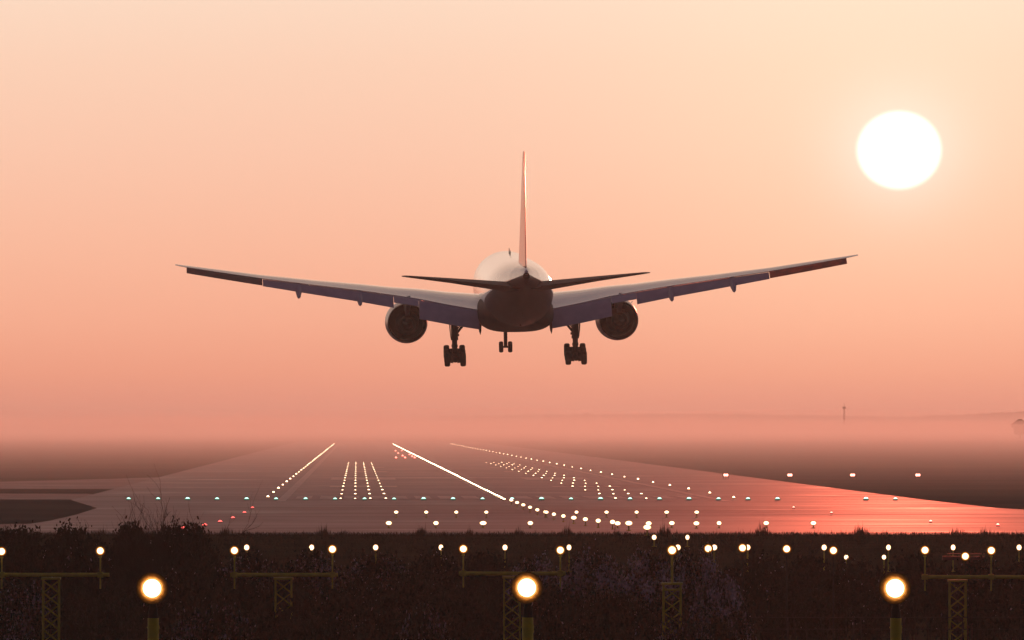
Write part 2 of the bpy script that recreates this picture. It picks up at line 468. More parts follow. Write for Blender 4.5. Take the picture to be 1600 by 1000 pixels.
# ------------------------------------------------------------------ airliner
def paint2(name, top, bot, rough=.28):
    """white over blue paint, split along the body; a row of dark cabin windows"""
    m = bpy.data.materials.new(name); m.use_nodes = True
    nt = m.node_tree; b = nt.nodes['Principled BSDF']; L = nt.links.new
    tc = nt.nodes.new('ShaderNodeTexCoord'); sp = nt.nodes.new('ShaderNodeSeparateXYZ'); L(tc.outputs['Object'], sp.inputs[0])
    def mt(op, a, bb=None, cc=None, clamp=False):
        n = nt.nodes.new('ShaderNodeMath'); n.operation = op; n.use_clamp = clamp
        for i, v in enumerate((a, bb, cc)):
            if v is None: continue
            if isinstance(v, (int, float)): n.inputs[i].default_value = v
            else: L(v, n.inputs[i])
        return n.outputs[0]
    x, y, z = sp.outputs
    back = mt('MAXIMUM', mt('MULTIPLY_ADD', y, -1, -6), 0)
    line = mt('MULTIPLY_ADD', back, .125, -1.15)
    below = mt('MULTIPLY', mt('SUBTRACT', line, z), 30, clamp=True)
    mx = nt.nodes.new('ShaderNodeMix'); mx.data_type = 'RGBA'
    L(below, mx.inputs[0]); mx.inputs[6].default_value = (*top, 1); mx.inputs[7].default_value = (*bot, 1)
    # windows
    fy = mt('FRACT', mt('MULTIPLY', y, 1 / .533))
    wy = mt('LESS_THAN', mt('ABSOLUTE', mt('SUBTRACT', fy, .5)), .26)
    wz = mt('LESS_THAN', mt('ABSOLUTE', mt('SUBTRACT', z, .55)), .19)
    wl = mt('MULTIPLY', mt('LESS_THAN', y, 24.5), mt('GREATER_THAN', y, -19.5))
    w = mt('MULTIPLY', mt('MULTIPLY', wy, wz), wl)
    mx2 = nt.nodes.new('ShaderNodeMix'); mx2.data_type = 'RGBA'
    L(w, mx2.inputs[0]); L(mx.outputs[2], mx2.inputs[6]); mx2.inputs[7].default_value = (.02, .02, .025, 1)
    n = nt.nodes.new('ShaderNodeTexNoise'); n.inputs['Scale'].default_value = .7; n.inputs['Detail'].default_value = 8
    mp = nt.nodes.new('ShaderNodeMapping'); mp.inputs['Scale'].default_value = (3, .3, 3); L(tc.outputs['Object'], mp.inputs[0]); L(mp.outputs[0], n.inputs[0])
    mx3 = nt.nodes.new('ShaderNodeMix'); mx3.data_type = 'RGBA'; mx3.blend_type = 'MULTIPLY'; mx3.inputs[0].default_value = .5
    L(mx2.outputs[2], mx3.inputs[6])
    rp = nt.nodes.new('ShaderNodeValToRGB'); rp.color_ramp.elements[0].position = .35; rp.color_ramp.elements[0].color = (.66, .62, .60, 1); rp.color_ramp.elements[1].position = .6
    L(n.outputs[0], rp.inputs[0]); L(rp.outputs[0], mx3.inputs[7])
    # panel joints
    jy = mt('LESS_THAN', mt('FRACT', mt('MULTIPLY', y, 1 / 2.6)), .02)
    mx4 = nt.nodes.new('ShaderNodeMix'); mx4.data_type = 'RGBA'; mx4.blend_type = 'MULTIPLY'
    L(mt('MULTIPLY', jy, .45), mx4.inputs[0]); L(mx3.outputs[2], mx4.inputs[6]); mx4.inputs[7].default_value = (.2, .2, .2, 1)
    L(mx4.outputs[2], b.inputs['Base Color'])
    def blend(a, c, sock):
        n = nt.nodes.new('ShaderNodeMapRange'); L(below, n.inputs[0]); n.inputs[3].default_value = a; n.inputs[4].default_value = c; L(n.outputs[0], b.inputs[sock])
    blend(.18, .6, 'Roughness'); blend(1, .22, 'Coat Weight'); b.inputs['Coat Roughness'].default_value = .1; blend(.5, .12, 'Specular IOR Level')
    return m
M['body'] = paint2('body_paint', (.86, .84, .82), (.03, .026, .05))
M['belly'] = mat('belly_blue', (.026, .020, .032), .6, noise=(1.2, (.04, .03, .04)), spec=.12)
M['wingm'] = mat('wing_grey', (.82, .76, .79), .15, noise=(.8, (.70, .66, .69)), spec=.7, coat=1.0)
M['flapm'] = mat('flap_grey', (.56, .46, .54), .5, noise=(.9, (.46, .38, .46)), spec=.3)
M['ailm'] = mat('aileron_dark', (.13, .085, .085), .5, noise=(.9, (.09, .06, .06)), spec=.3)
M['ail_glint'] = mat('aileron_glint', (.95, .12, .06), .5, noise=(.5, (.40, .08, .05), .08), spec=.3)  # red sun glint on the right aileron, painted as base colour
M['under'] = mat('tail_grey', (.05, .04, .042), .6, noise=(1.2, (.035, .028, .03)), spec=.2)
M['finm'] = mat('fin_red', (.92, .30, .22), .22, metal=.5, noise=(.35, (.92, .42, .33), .1), coat=.0)
M['nac'] = mat('nacelle_paint', (.50, .49, .50), .3, noise=(1, (.4, .4, .42)))
M['duct'] = mat('duct_lining', (.02, .015, .015), .8, noise=(3, (.012, .01, .01)), spec=.1)
M['core'] = mat('core_metal', (.045, .035, .035), .5, metal=.2, noise=(4, (.03, .024, .024)), spec=.25)
M['gear'] = mat('gear_metal', (.05, .04, .04), .6, noise=(5, (.025, .02, .02)), spec=.2)
M['tyre'] = mat('tyre_rubber', (.014, .013, .013), .85, noise=(6, (.022, .02, .02)))
M['door'] = mat('gear_door', (.05, .04, .045), .6, noise=(2, (.035, .03, .03)), spec=.2)

PD = 812.0
plane = empty('airliner', ((803.5 - 800) / F * PD, PD, H + (HZ - 453) / F * PD),
              Euler((R(2.2), R(-0.85), R(1.9)), 'XYZ'))
tag(plane, 'twin engine passenger jet seen from behind, flaps and wheels down, about to land', 'airplane')

# fuselage
s = MB(); N = 48
def ring(y, zc, rx, rz, ex=2.0):
    out = []
    for i in range(N):
        t = 2 * math.pi * i / N; c, q = math.cos(t), math.sin(t)
        out.append((rx * math.copysign(abs(c) ** (2 / ex), c), y, zc + rz * math.copysign(abs(q) ** (2 / ex), q)))
    return out
FUS = [(31.8, -.95, .06, .05), (31.5, -.92, .5, .42), (30.8, -.82, 1.05, .95), (29.5, -.6, 1.75, 1.65), (27.5, -.28, 2.5, 2.35), (25, -.08, 2.95, 2.9),
       (22, 0, 3.1, 3.1), (12, 0, 3.1, 3.1), (0, 0, 3.1, 3.1), (-9, 0, 3.1, 3.1), (-12, .05, 3.07, 3.05), (-15, .2, 2.95, 2.88), (-18, .45, 2.72, 2.6),
       (-21, .76, 2.38, 2.25), (-24, 1.1, 1.92, 1.82), (-27, 1.45, 1.35, 1.38), (-29.5, 1.7, .8, 1.02), (-31.2, 1.82, .42, .8), (-31.9, 1.86, .22, .6)]
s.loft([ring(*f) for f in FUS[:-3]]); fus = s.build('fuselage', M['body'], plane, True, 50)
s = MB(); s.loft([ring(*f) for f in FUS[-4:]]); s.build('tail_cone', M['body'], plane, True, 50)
s = MB()
BF = [(15, -2.2, 1.2, .8), (13, -2.1, 2.6, 1.35), (9, -2.0, 3.3, 1.68), (2, -2.0, 3.42, 1.75), (-4, -2.0, 3.38, 1.7), (-8, -1.9, 3.1, 1.45), (-11, -1.9, 2.4, 1.2), (-13, -2.1, 1.2, .7)]
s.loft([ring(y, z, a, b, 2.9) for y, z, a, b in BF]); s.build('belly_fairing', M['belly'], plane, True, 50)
s = MB(); s.lathe_y(0, 1.95, [(-31.85, .3), (-32.0, .28), (-32.0, .2), (-31.4, .16)], 20); s.build('exhaust_outlet', M['duct'], plane, True)
for y, h in ((12.5, .45), (9.5, .3)):
    s = MB(); s.loft([[(-.04, y + .3, 3.05), (.04, y + .3, 3.05), (.04, y - .3, 3.05), (-.04, y - .3, 3.05)], [(-.02, y - .05, 3.1 + h), (.02, y - .05, 3.1 + h), (.02, y - .3, 3.1 + h), (-.02, y - .3, 3.1 + h)]])
    s.build('antenna', M['gear'], plane)
for yy in (-14.5, -20.5):
    s = MB(); s.box((0, yy, -2.62 + (0 if yy > -16 else 1.0)), (.06, .5, .5)); s.build('antenna', M['gear'], plane)

UP = [(0, -.006), (.01, .018), (.04, .04), (.1, .062), (.2, .082), (.35, .094), (.5, .090), (.65, .070), (.8, .040), (.92, .014), (1, 0)]
LO = [(1, -.012), (.85, -.022), (.65, -.042), (.4, -.052), (.2, -.046), (.08, -.032), (.02, -.02)]
def foil(x, yle, yte, zu, k=1.0, vert=False, sym=False, inc=0.0, zx=None):
    c = yle - yte; out = []
    for t, h in UP: out.append((t, h * k if not sym else (h + .006) * k))
    for t, h in LO: out.append((t, h * k if not sym else -([q for q in UP if q[0] >= t][0][1]) * k))
    return [(x, yle - t * c, zu + h * c + (1 - t) * c * inc) for t, h in out]
# (span, LE y, rear y, z of rear edge upper skin, thickness factor, incidence)
WG = [(1.5, 12.2, -1.6, -2.05, .95, .012), (3.2, 11.0, -1.3, -1.72, 1.0, .014), (6, 9.1, -1.3, -1.2, .95, .010), (8.7, 7.3, -1.3, -.62, .9, .006), (10.9, 5.9, -1.35, -.26, .85, .002),
      (14, 3.9, -2.4, .24, .8, 0), (18, 1.3, -3.7, .80, .75, 0), (22.9, -1.9, -5.3, 1.52, .75, 0), (26.5, -4.2, -6.7, 2.12, .8, 0), (29.6, -6.3, -7.9, 2.66, .8, 0), (30.5, -7.6, -8.9, 2.86, .6, 0)]
def wing_at(x):
    for a, b in zip(WG, WG[1:]):
        if a[0] <= x <= b[0]:
            t = (x - a[0]) / (b[0] - a[0]); return [p + (q - p) * t for p, q in zip(a, b)]
for sx in (-1, 1):
    s = MB()
    s.loft([foil(sx * w[0], w[1], w[2], w[3], w[4], inc=w[5]) for w in WG])
    wing = s.build('wing', M['wingm'], plane, True, 35)
    def panel(name, x0, x1, c0, c1, a0, a1, m, gap=.10, seg=4, th=.11):
        p = MB(); rings = []
        for i in range(seg + 1):
            t = i / seg; x = x0 + (x1 - x0) * t; w = wing_at(x)
            c = c0 + (c1 - c0) * t; a = R(a0 + (a1 - a0) * t)
            dirv = Vector((0, -math.cos(a), -math.sin(a))); nrm = Vector((0, -math.sin(a), math.cos(a)))
            o = Vector((sx * x, w[2] + .12, w[3] - gap))
            rr_ = []
            for tt, hh in ((0, -.3), (.03, .3), (.12, .75), (.3, 1), (.6, .75), (1, .12), (1, -.12), (.6, -.35), (.3, -.6), (.1, -.7)):
                rr_.append(tuple(o + dirv * (tt * c) + nrm * (hh * th * (c / 2))))
            rings.append(rr_)
        p.loft(rings); return p.build(name, m, wing, True, 35)
    panel('flap', 3.25, 8.65, 2.75, 2.85, 36, 36, M['flapm'])
    panel('flaperon', 8.68, 10.92, 1.7, 1.7, 19, 19, M['flapm'])
    panel('flap', 10.95, 22.7, 2.05, 1.25, 30, 28, M['flapm'], seg=8)
    panel('aileron', 22.74, 29.5, 1.4, 1.15, 25, 25, M['ail_glint'] if sx > 0 else M['ailm'], seg=6, gap=.035)
    # flap track fairings
    for x, l in ((3.2, .55), (14.0, .72), (19.5, .70)):
        w = wing_at(x); p = MB(); rings = []
        for t, q in ((0, .05), (.15, .5), (.4, .85), (.7, .95), (.9, .6), (1, .12)):
            y = w[2] + 3.2 - t * (6.0 if x > 5 else 4.9); zc = w[3] - .35 - (max(0, t - .35) * 1.8 if x > 5 else max(0, t - .35) * 3.1) + .2
            rings.append([(sx * x + (.3 if x > 5 else .18) * q * math.cos(a), y, zc + .38 * q * l / .7 * math.sin(a)) for a in [2 * math.pi * i / 12 for i in range(12)]])
        p.loft(rings); p.build('flap_track_fairing', M['flapm'] if x > 5 else M['under'], wing, True)
    # engine
    ex, ez = sx * 9.6, -2.98
    s = MB()
    s.lathe_y(ex, ez, [(4.6, 1.78), (5.6, 1.85), (7.2, 1.92), (9.0, 1.94), (10.4, 1.86), (11.1, 1.74), (11.35, 1.64), (11.1, 1.55), (10.2, 1.56), (8, 1.6), (6, 1.68), (4.6, 1.73), (4.6, 1.78)], 56)
    nac = s.build('nacelle', M['nac'], plane, True, 60)
    s = MB(); s.lathe_y(ex, ez, [(8.5, .0), (8.5, 1.58), (8.45, 1.58), (8.45, 0)], 40)
    s.lathe_y(ex, ez, [(4.7, 1.71), (6, 1.66), (8.4, 1.58)], 48); s.build('bypass_duct', M['duct'], nac, True)
    s = MB(); s.lathe_y(ex, ez, [(8.3, 1.0), (6, 1.12), (4.4, 1.02), (3.0, .76), (3.0, .70), (4.2, .78), (4.2, .02)], 44); s.build('core_cowl', M['core'], nac, True)
    s = MB(); s.lathe_y(ex, ez, [(4.0, .52), (3.2, .46), (2.4, .3), (1.7, .1), (1.5, .01)], 32); s.build('exhaust_cone', M['core'], nac, True)
    for a in (0.9, 1.57, 2.24, 4.71):
        if a == 1.57: continue
    s = MB(); s.loft([[(ex - .2, 8.4, ez + .9), (ex + .2, 8.4, ez + .9), (ex + .2, 2.6, ez + .75), (ex - .2, 2.6, ez + .75)],
                      [(ex - .22, 9.2, ez + 1.7), (ex + .22, 9.2, ez + 1.7), (ex + .22, .4, ez + 1.9), (ex - .22, .4, ez + 1.9)],
                      [(ex - .2, 8.0, ez + 2.45), (ex + .2, 8.0, ez + 2.45), (ex + .2, -1.0, ez + 2.6), (ex - .2, -1.0, ez + 2.6)]])
    s.build('pylon', M['nac'], nac, True, 30)
    for i in range(2):
        a = 1.57 + (.75 if i else -.75)
        s = MB(); s.loft([[(ex + r * math.cos(a), 9.8 - r * .2, ez + r * math.sin(a)), (ex + r * math.cos(a) + .03, 9.8 - r * .2, ez + r * math.sin(a)),
                           (ex + r * math.cos(a) + .03, 8.4, ez + r * math.sin(a)), (ex + r * math.cos(a), 8.4, ez + r * math.sin(a))] for r in (1.85, 2.15)])
        s.build('strake', M['nac'], nac)
    # tailplane
    s = MB()
    def stabring(x, yle, yte, z, th):
        c = yle - yte; pr = [(0, 0), (.04, .45), (.15, .85), (.35, 1), (.6, .75), (.85, .32), (1, .05)]
        up = [(sx * x, yle - t * c, z + h * th) for t, h in pr]; lo = [(sx * x, yle - t * c, z - h * th) for t, h in reversed(pr[1:])]
        return up + lo
    s.loft([stabring(.5, -21.6, -29.2, .78, .46), (stabring(2.4, -23.0, -29.4, 1.00, .40)), stabring(6.5, -26.0, -30.2, 1.55, .22), stabring(10.4, -29.0, -31.3, 2.02, .085), stabring(10.78, -29.9, -31.5, 2.06, .04)])
    stab = s.build('tailplane', M['under'], plane, True, 35)
    s = MB()
    s.loft([[(sx * x, yy + .02, z + .05), (sx * x, yy - c, z + .05 + e), (sx * x, yy - c, z + e), (sx * x, yy + .02, z - .05)] for x, yy, z, c, e in ((1.3, -29.2, .87, 1.0, .10), (10.2, -31.2, 2.0, .55, .05))])
    s.build('elevator', M['under'], stab)
    # main landing gear
    gx = sx * 5.45; zp = -5.86
    g_ = MB()
    g_.tube((gx, -.2, -1.9), (gx, 0, -4.2), .34, .30, 14); g_.tube((gx, 0, -4.2), (gx, 0, -4.45), .34, .34, 14); g_.tube((gx, 0, -4.4), (gx, 0, zp), .24, .24, 12)
    g_.tube((gx, 0, -4.85), (gx, 0, -5.1), .28, .28, 12)
    g_.tube((gx, 0, -4.1), (gx - sx * 1.6, .1, -2.1), .11, .13, 10); g_.tube((gx, 0, -3.9), (gx, 2.6, -2.1), .12, .12, 10)
    g_.tube((gx - sx * .1, -.1, -3.7), (gx - sx * 1.1, .1, -2.3), .06, .06, 8)
    g_.box((gx - sx * .22, .05, -4.0), (.4, .3, .22))
    g_.tube((gx, -.42, -4.4), (gx, -.7, -5.1), .06, .06, 8); g_.tube((gx, -.7, -5.1), (gx, -.15, -5.6), .06, .06, 8)
    gear = g_.build('main_landing_gear', M['gear'], plane, True, 40)
    tl = R(12); dirv = Vector((0, math.cos(tl), math.sin(tl)))
    bmx = MB(); a = Vector((gx, 0, zp)) - dirv * 1.6; b = Vector((gx, 0, zp)) + dirv * 1.6
    bmx.tube(a, b, .26, .26, 12)
    for k in (-1, 0, 1):
        c = Vector((gx, 0, zp)) + dirv * 1.45 * k
        bmx.tube(c - Vector((.55, 0, 0)), c + Vector((.55, 0, 0)), .15, .15, 10)
        for q in (-1, 1): bmx.tube(c + Vector((q * .18, 0, 0)), c + Vector((q * .50, 0, 0)), .33, .30, 14)
    bmx.build('bogie_beam', M['gear'], gear, True, 40)
    for k in (-1, 0, 1):
        for q in (-1, 1):
            c = Vector((gx, 0, zp)) + dirv * 1.45 * k + Vector((q * .71, 0, 0)); w = MB(); n = 32
            prof = [(-.20, .28), (-.24, .36), (-.255, .50), (-.22, .58), (-.14, .625), (0, .635), (.14, .625), (.22, .58), (.255, .50), (.24, .36), (.20, .28)]
            w.loft([[(c.x + px, c.y + r * math.cos(2 * math.pi * i / n), c.z + r * math.sin(2 * math.pi * i / n)) for i in range(n)] for px, r in prof])
            w.build('wheel', M['tyre'], gear, True, 50)
    s = MB(); s.loft([[(gx + sx * .42, .9, -2.1), (gx + sx * .50, .9, -2.1), (gx + sx * .50, -.9, -2.1), (gx + sx * .42, -.9, -2.1)],
                      [(gx + sx * .36, .9, -3.6), (gx + sx * .42, .9, -3.6), (gx + sx * .42, -.8, -3.6), (gx + sx * .36, -.8, -3.6)],
                      [(gx + sx * .30, .4, -4.3), (gx + sx * .35, .4, -4.3), (gx + sx * .35, -.4, -4.3), (gx + sx * .30, -.4, -4.3)]])
    s.build('gear_door', M['door'], gear)
    
# fin and rudder
def finring(z, yle, yte, th, zo=0):
    c = yle - yte; pr = [(0, 0), (.04, .45), (.15, .85), (.35, 1), (.6, .8), (1, .45)]
    return [(h * th, yle - t * c, z) for t, h in pr] + [(-h * th, yle - t * c, z) for t, h in reversed(pr[1:])]
s = MB(); s.loft([finring(2.2, -18.2, -28.0, .42), finring(3.2, -19.6, -28.2, .32), finring(7.5, -23.6, -29.4, .21), finring(12.2, -28.0, -30.6, .11), finring(12.75, -28.9, -30.8, .07)])
fin = s.build('fin', M['finm'], plane, True, 35)
def rudring(z, y0, c, th):
    return [(-th, y0, z), (0, y0 + .1, z), (th, y0, z), (th * .75, y0 - c * .5, z), (.03, y0 - c, z), (-.03, y0 - c, z), (-th * .75, y0 - c * .5, z)]
s = MB(); s.loft([rudring(2.75, -28.15, 2.6, .19), rudring(3.4, -28.3, 2.6, .15), rudring(7.5, -29.42, 2.0, .10), rudring(12.0, -30.6, 1.25, .07)])
s.build('rudder', M['finm'], fin, True, 35)

# nose landing gear
s = MB(); nz = -6.44 + .53
s.tube((0, 25.9, -2.6), (0, 25.9, -4.2), .17, .16, 12); s.tube((0, 25.9, -4.1), (0, 25.9, nz), .19, .17, 10); s.tube((0, 25.9, -3.5), (0, 25.9, -3.9), .42, .30, 12)
s.tube((0, 25.9, -3.6), (0, 28.2, -2.4), .09, .09, 8); s.tube((-.42, 25.9, nz), (.42, 25.9, nz), .09, .09, 8)
s.box((0, 25.8, -4.1), (.55, .1, .2))
ng = s.build('nose_landing_gear', M['gear'], plane, True, 40)
for q in (-1, 1):
    w = MB(); n = 28; c = Vector((q * .42, 25.9, nz))
    prof = [(-.15, .24), (-.19, .32), (-.20, .42), (-.16, .49), (0, .53), (.16, .49), (.20, .42), (.19, .32), (.15, .24)]
    w.loft([[(c.x + px, c.y + r * math.cos(2 * math.pi * i / n), c.z + r * math.sin(2 * math.pi * i / n)) for i in range(n)] for px, r in prof])
    w.build('wheel', M['tyre'], ng, True, 50)
for q in (-1, 1):
    s = MB(); s.box((q * .62, 27.0, -3.2), (.05, 2.0, .9)); s.build('gear_door', M['door'], ng)

# ------------------------------------------------------------------ runway lights
def lightmesh(name, w, h, lens, r_=10):
    """a low fitting: dark base and a glowing dome that faces the approach"""
    s = MB()
    s.tube((0, 0, -.02), (0, 0, .05), w * .62, w * .5, 12, mi=0)
    rings = []
    for k in range(5):
        a = math.pi / 2 * k / 4 * .98
        rings.append([(w / 2 * math.cos(a) * math.cos(t), w / 2 * math.cos(a) * math.sin(t), .05 + h * math.sin(a)) for t in [2 * math.pi * i / 12 for i in range(12)]])
    s.loft(rings[1:], 1)
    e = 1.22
    low = [[(p[0] * e, p[1] * e, .05 + (p[2] - .05) * e) for p in rings[0]], [(p[0] * e, p[1] * e, .05 + h * .22) for p in rings[0]], rings[1]]  # wider glowing band low on the dome paints a coloured halo
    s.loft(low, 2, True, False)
    me = s.build(name, [M['housing'], lens, M['halo_green'] if lens is M['lens_green'] else M['lens_red'] if lens in (M['lens_red'], M['lens_pink']) else M['halo_amber']], None, True, 60)  # slot 2 is the painted halo band; red lamps take lens_red for it
    return me
def lay(name, lens, w, h, cat, group, items):
    """items = (L, d, lift, label, size factor)"""
    first = None
    for L, d, lift, label, k in items:
        p = rw(L, d, .03 + lift)
        if first is None:
            o = lightmesh(name, w, h, lens); first = o
        else:
            o = first.copy(); C.objects.link(o)
        o.location = p; o.scale = (k, k, k)
        tag(o, label, cat, group)
def sz(d, jitter=.18):
    # far fittings enlarged to stand in for their glare; size varies at random
    return (1.0 if d < 2000 else 1.0 + min(.45, (d - 2000) / 3600)) * (1 + rnd.uniform(-jitter, jitter))
it = []
for i in range(45):
    d = 915 + i * 61.5
    it.append((-9.0, d, .1, '%s light from the near end of the left runway edge row' % ordn(i + 1) if i < 16 else 'tiny warm light in the far end of the left runway edge row', sz(d)))
lay('runway_edge_light', M['lens_warm'], .29, .20, 'runway light', 'left runway edge lights', it)
it = []
for i in range(45):
    d = 904 + i * 61.5
    it.append((37.9, d, .1, '%s light from the near end of the right runway edge row' % ordn(i + 1) if i < 20 else 'tiny warm light in the far end of the right runway edge row', sz(d) * .95))
lay('runway_edge_light', M['lens_warm'], .27, .20, 'runway light', 'right runway edge lights', it)
it = []
for i in range(150):
    d = 893 + i * 15 if i < 90 else 893 + 90 * 15 + (i - 90) * 23
    it.append((CL + .2, d, .02, '%s light past the green bar on the bright runway centreline' % ordn(i + 1) if i < 14 else 'white light merging with its neighbours in the bright centreline streak', sz(d, .1) * (1.0 if d < 1300 else 1.25)))
lay('centreline_light', M['lens_line'], .26, .15, 'runway light', 'runway centreline lights', it)
cols = ['leftmost', 'second', 'third', 'rightmost']
for side, Ls, nm in (('left', (-1.6, -.13, 1.4, 2.95), 'left'), ('right', (26.1, 27.6, 29.2, 30.6), 'right')):
    it = []
    for c, L in enumerate(Ls):
        for i in range(16):
            d = 907 + i * 60
            it.append((L, d, .02, '%s light from the near end in the %s column of the %s touchdown block' % (ordn(i + 1), cols[c], nm), sz(d)))
    lay('touchdown_light', M['lens_warm'], .24, .09, 'runway light', '%s touchdown zone lights' % nm, it)
it = []
n_ = 0
for i in range(27):
    if i in (23, 24): continue
    x = 201 + i * 46.08; n_ += 1
    it.append(((x - 557) / F * 893, 893, .05, '%s light from the left in the long bluish green threshold bar' % ordn(n_), 1.0 + rnd.uniform(-.12, .15)))
lay('threshold_light', M['lens_green'], .44, .20, 'runway light', 'green threshold bar lights', it)
it = []
for i, (x, d) in enumerate(((394.5, 778), (382, 723), (364, 655), (344, 594), (320, 534), (286, 467))):
    it.append(((x - 557) / F * d, d, .12, '%s red light from the far end of the left row before the threshold' % ordn(i + 1), 1.0))
lay('red_edge_light', M['lens_red'], .24, .11, 'runway light', 'left red edge lights', it)
it = []
for i, (x, d) in enumerate(((1240, 780), (1299, 718), (1454, 594), (1559, 532))):
    it.append(((x - 557) / F * d, d, .12, '%s pale red light from the far end of the right row before the threshold' % ordn(i + 1), 1.0))
lay('red_edge_light', M['lens_pink'], .20, .11, 'runway light', 'right red edge lights', it)
it = []
for i, (x, y) in enumerate(((618.7, 717), (629, 714), (633, 717), (640, 712), (644, 715), (648, 717), (618, 706), (628, 705.6), (622, 710))):
    d = H * F / (y - HZ)
    it.append(((x - 557) / F * d, d, .05, '%s of the small reddish lights clustered left of the centreline streak' % ordn(i + 1), 1.0))
lay('distant_red_light', M['lens_pink'], .5, .4, 'runway light', 'distant reddish lights', it)

# elevated approach lamps on short stakes, standing on the pavement before the threshold
def stake(name, w, hh, lens, lift):
    r = empty(name, (0, 0, 0))
    s = MB(); s.tube((0, .08, 0), (0, .08, lift), .035, .035, 8); s.tube((0, .08, 0), (0, .08, .04), .12, .12, 10); s.build('stake', M['yellow_dull'], r)
    s = MB(); rings = []
    for yy, k in ((.22, .3), (.18, .75), (.05, 1.0), (-.02, 1.06), (-.03, 1.0)):
        rings.append([(w / 2 * k * 1.02 * math.cos(t), yy, lift + hh / 2 * k * 1.04 * math.sin(t)) for t in [2 * math.pi * i / 16 for i in range(16)]])
    s.loft(rings); s.build('housing', M['housing'], r, True, 50)
    s = MB(); rings = []
    for yy, k in ((-.04, .80), (-.06, .76), (-.085, .6), (-.095, .25)):
        rings.append([(w / 2 * k * math.cos(t), yy, lift + hh / 2 * k * math.sin(t)) for t in [2 * math.pi * i / 16 for i in range(16)]])
    s.loft(rings)
    s.loft([[(w / 2 * k * math.cos(t), yy, lift + hh / 2 * k * math.sin(t)) for t in [2 * math.pi * i / 16 for i in range(16)]] for yy, k in ((-.031, 1.05), (-.04, .80))], 1, True, False)  # outer ring glows amber as a painted halo round the lens
    s.build('lens', [lens, M['halo_amber']], r, True, 60)
    return r
def row(name, w, hh, lens, lift, cat, group, items):
    first = None
    for L, d, label, k in items:
        p = rw(L, d, .03)
        if first is None:
            first = stake(name, w, hh, lens, lift); o = first; o.location = p
            o.scale = (k, 1, 1)
            tag(o, label, cat, group)
        else:
            o = dup(first, p, label); o.scale = (k, 1, 1)
items = []
for i in range(14):
    d = 840 - i * 30.2
    items.append((CL, d, '%s light from the green bar in the curved centre row before the threshold' % ordn(i + 1), 1.0 + rnd.uniform(-.15, .2)))
row('approach_light', .35, .25, M['lens_core'], .42, 'approach light', 'approach centre row lights', items)
items = []; n_ = 0
for i in range(11):
    if i == 4: continue
    n_ += 1; x = 619 + i * 46.95
    items.append(((x - 557) / F * 686, 686, '%s light from the left in the short bar just below the green lights' % ordn(n_), 1.0 + rnd.uniform(-.1, .15)))
row('approach_light', .32, .23, M['lens_core'], .42, 'approach light', 'upper approach crossbar lights', items)
items = []; n_ = 0
for i in range(10):
    if i in (4, 5): continue
    n_ += 1; x = 607.5 + i * 73.7
    items.append(((x - 557) / F * 532, 532, '%s light from the left in the lower wide bar at the runway end' % ordn(n_), 1.0 + rnd.uniform(-.2, .2)))
for x in (965, 1013.5, 1088):
    n_ += 1
    items.append(((x - 557) / F * 525, 525, '%s extra light in the middle of the lower wide bar' % ordn(n_ - 8), 1.0))
row('approach_light', .36, .24, M['lens_core'], .30, 'approach light', 'lower approach crossbar lights', items)

# crossbar on the grass bank
row_ = []
for i, x in enumerate((385.5, 487, 587, 689, 789, 889)):
    row_.append(((x - 557) / F * 383, 383, '%s lamp from the left in the row low on the grass bank' % ordn(i + 1), 1.0 + rnd.uniform(-.1, .15)))
for i, x in enumerate((1059, 1116, 1168)):
    row_.append(((x - 557) / F * 383, 383, 'lamp %s in the tight middle cluster on the grass bank' % ('on the left', 'at the centre', 'on the right')[i], 1.1))
for i, x in enumerate((1287.5, 1388, 1489, 1592)):
    row_.append(((x - 557) / F * 383, 383, '%s lamp right of the middle cluster on the grass bank' % ordn(i + 1), 1.0 + rnd.uniform(-.1, .15)))
row('bank_lamp', .22, .25, M['lens_core'], H - (855.3 - HZ) / F * 383 - zg(383) - .03, 'approach light', 'lamps of the grass bank crossbar', row_)
row('bank_lamp', .22, .24, M['lens_core'], H - (839.5 - HZ) / F * 415 - zg(415) - .03, 'approach light', 'upper pair on the bank',
    [((1022 - 557) / F * 415, 415, 'left lamp of the pair highest on the dark grass bank', 1), ((1074 - 557) / F * 415, 415, 'right lamp of the pair highest on the dark grass bank', .85)])
row('bank_lamp', .20, .20, M['lens_core'], H - (870.5 - HZ) / F * 372 - zg(372) - .03, 'approach light', 'low lamps in front of the bank',
    [((1322 - 557) / F * 372, 372, 'lone lower lamp just right of the bank lamps, above the third big lamp', .9), ((1381 - 557) / F * 372, 372, 'lower lamp directly above the rightmost big lamp', .9)])

# precision approach path lamps beside the runway
first = None
for i, x in enumerate((1134, 1234, 1332, 1434)):
    d = 1265; p = rw((x - 557) / F * d, d, .0)
    if first is None:
        first = empty('glide_path_light', p)
        s = MB(); s.box((0, .5, .55), (.9, 1.2, .35))
        for a, b in ((-.35, 0), (.35, 0), (0, .9)): s.tube((a, b, 0), (a, b, .4), .04, n=6)
        s.build('housing', M['housing'], first)
        s = MB()
        for q in (-.15, .16): s.tube((q, -.10, .55), (q, -.15 - q * .05, .55), .19, .17, 14)
        s.build('lens', M['lens_pink'], first)
        o = first; tag(o, '', 'runway light', 'glide path lights right of the runway')
    else: o = dup(first, p)
    o['label'] = '%s from the left of four pinkish lights spaced out right of the runway' % ordn(i + 1)

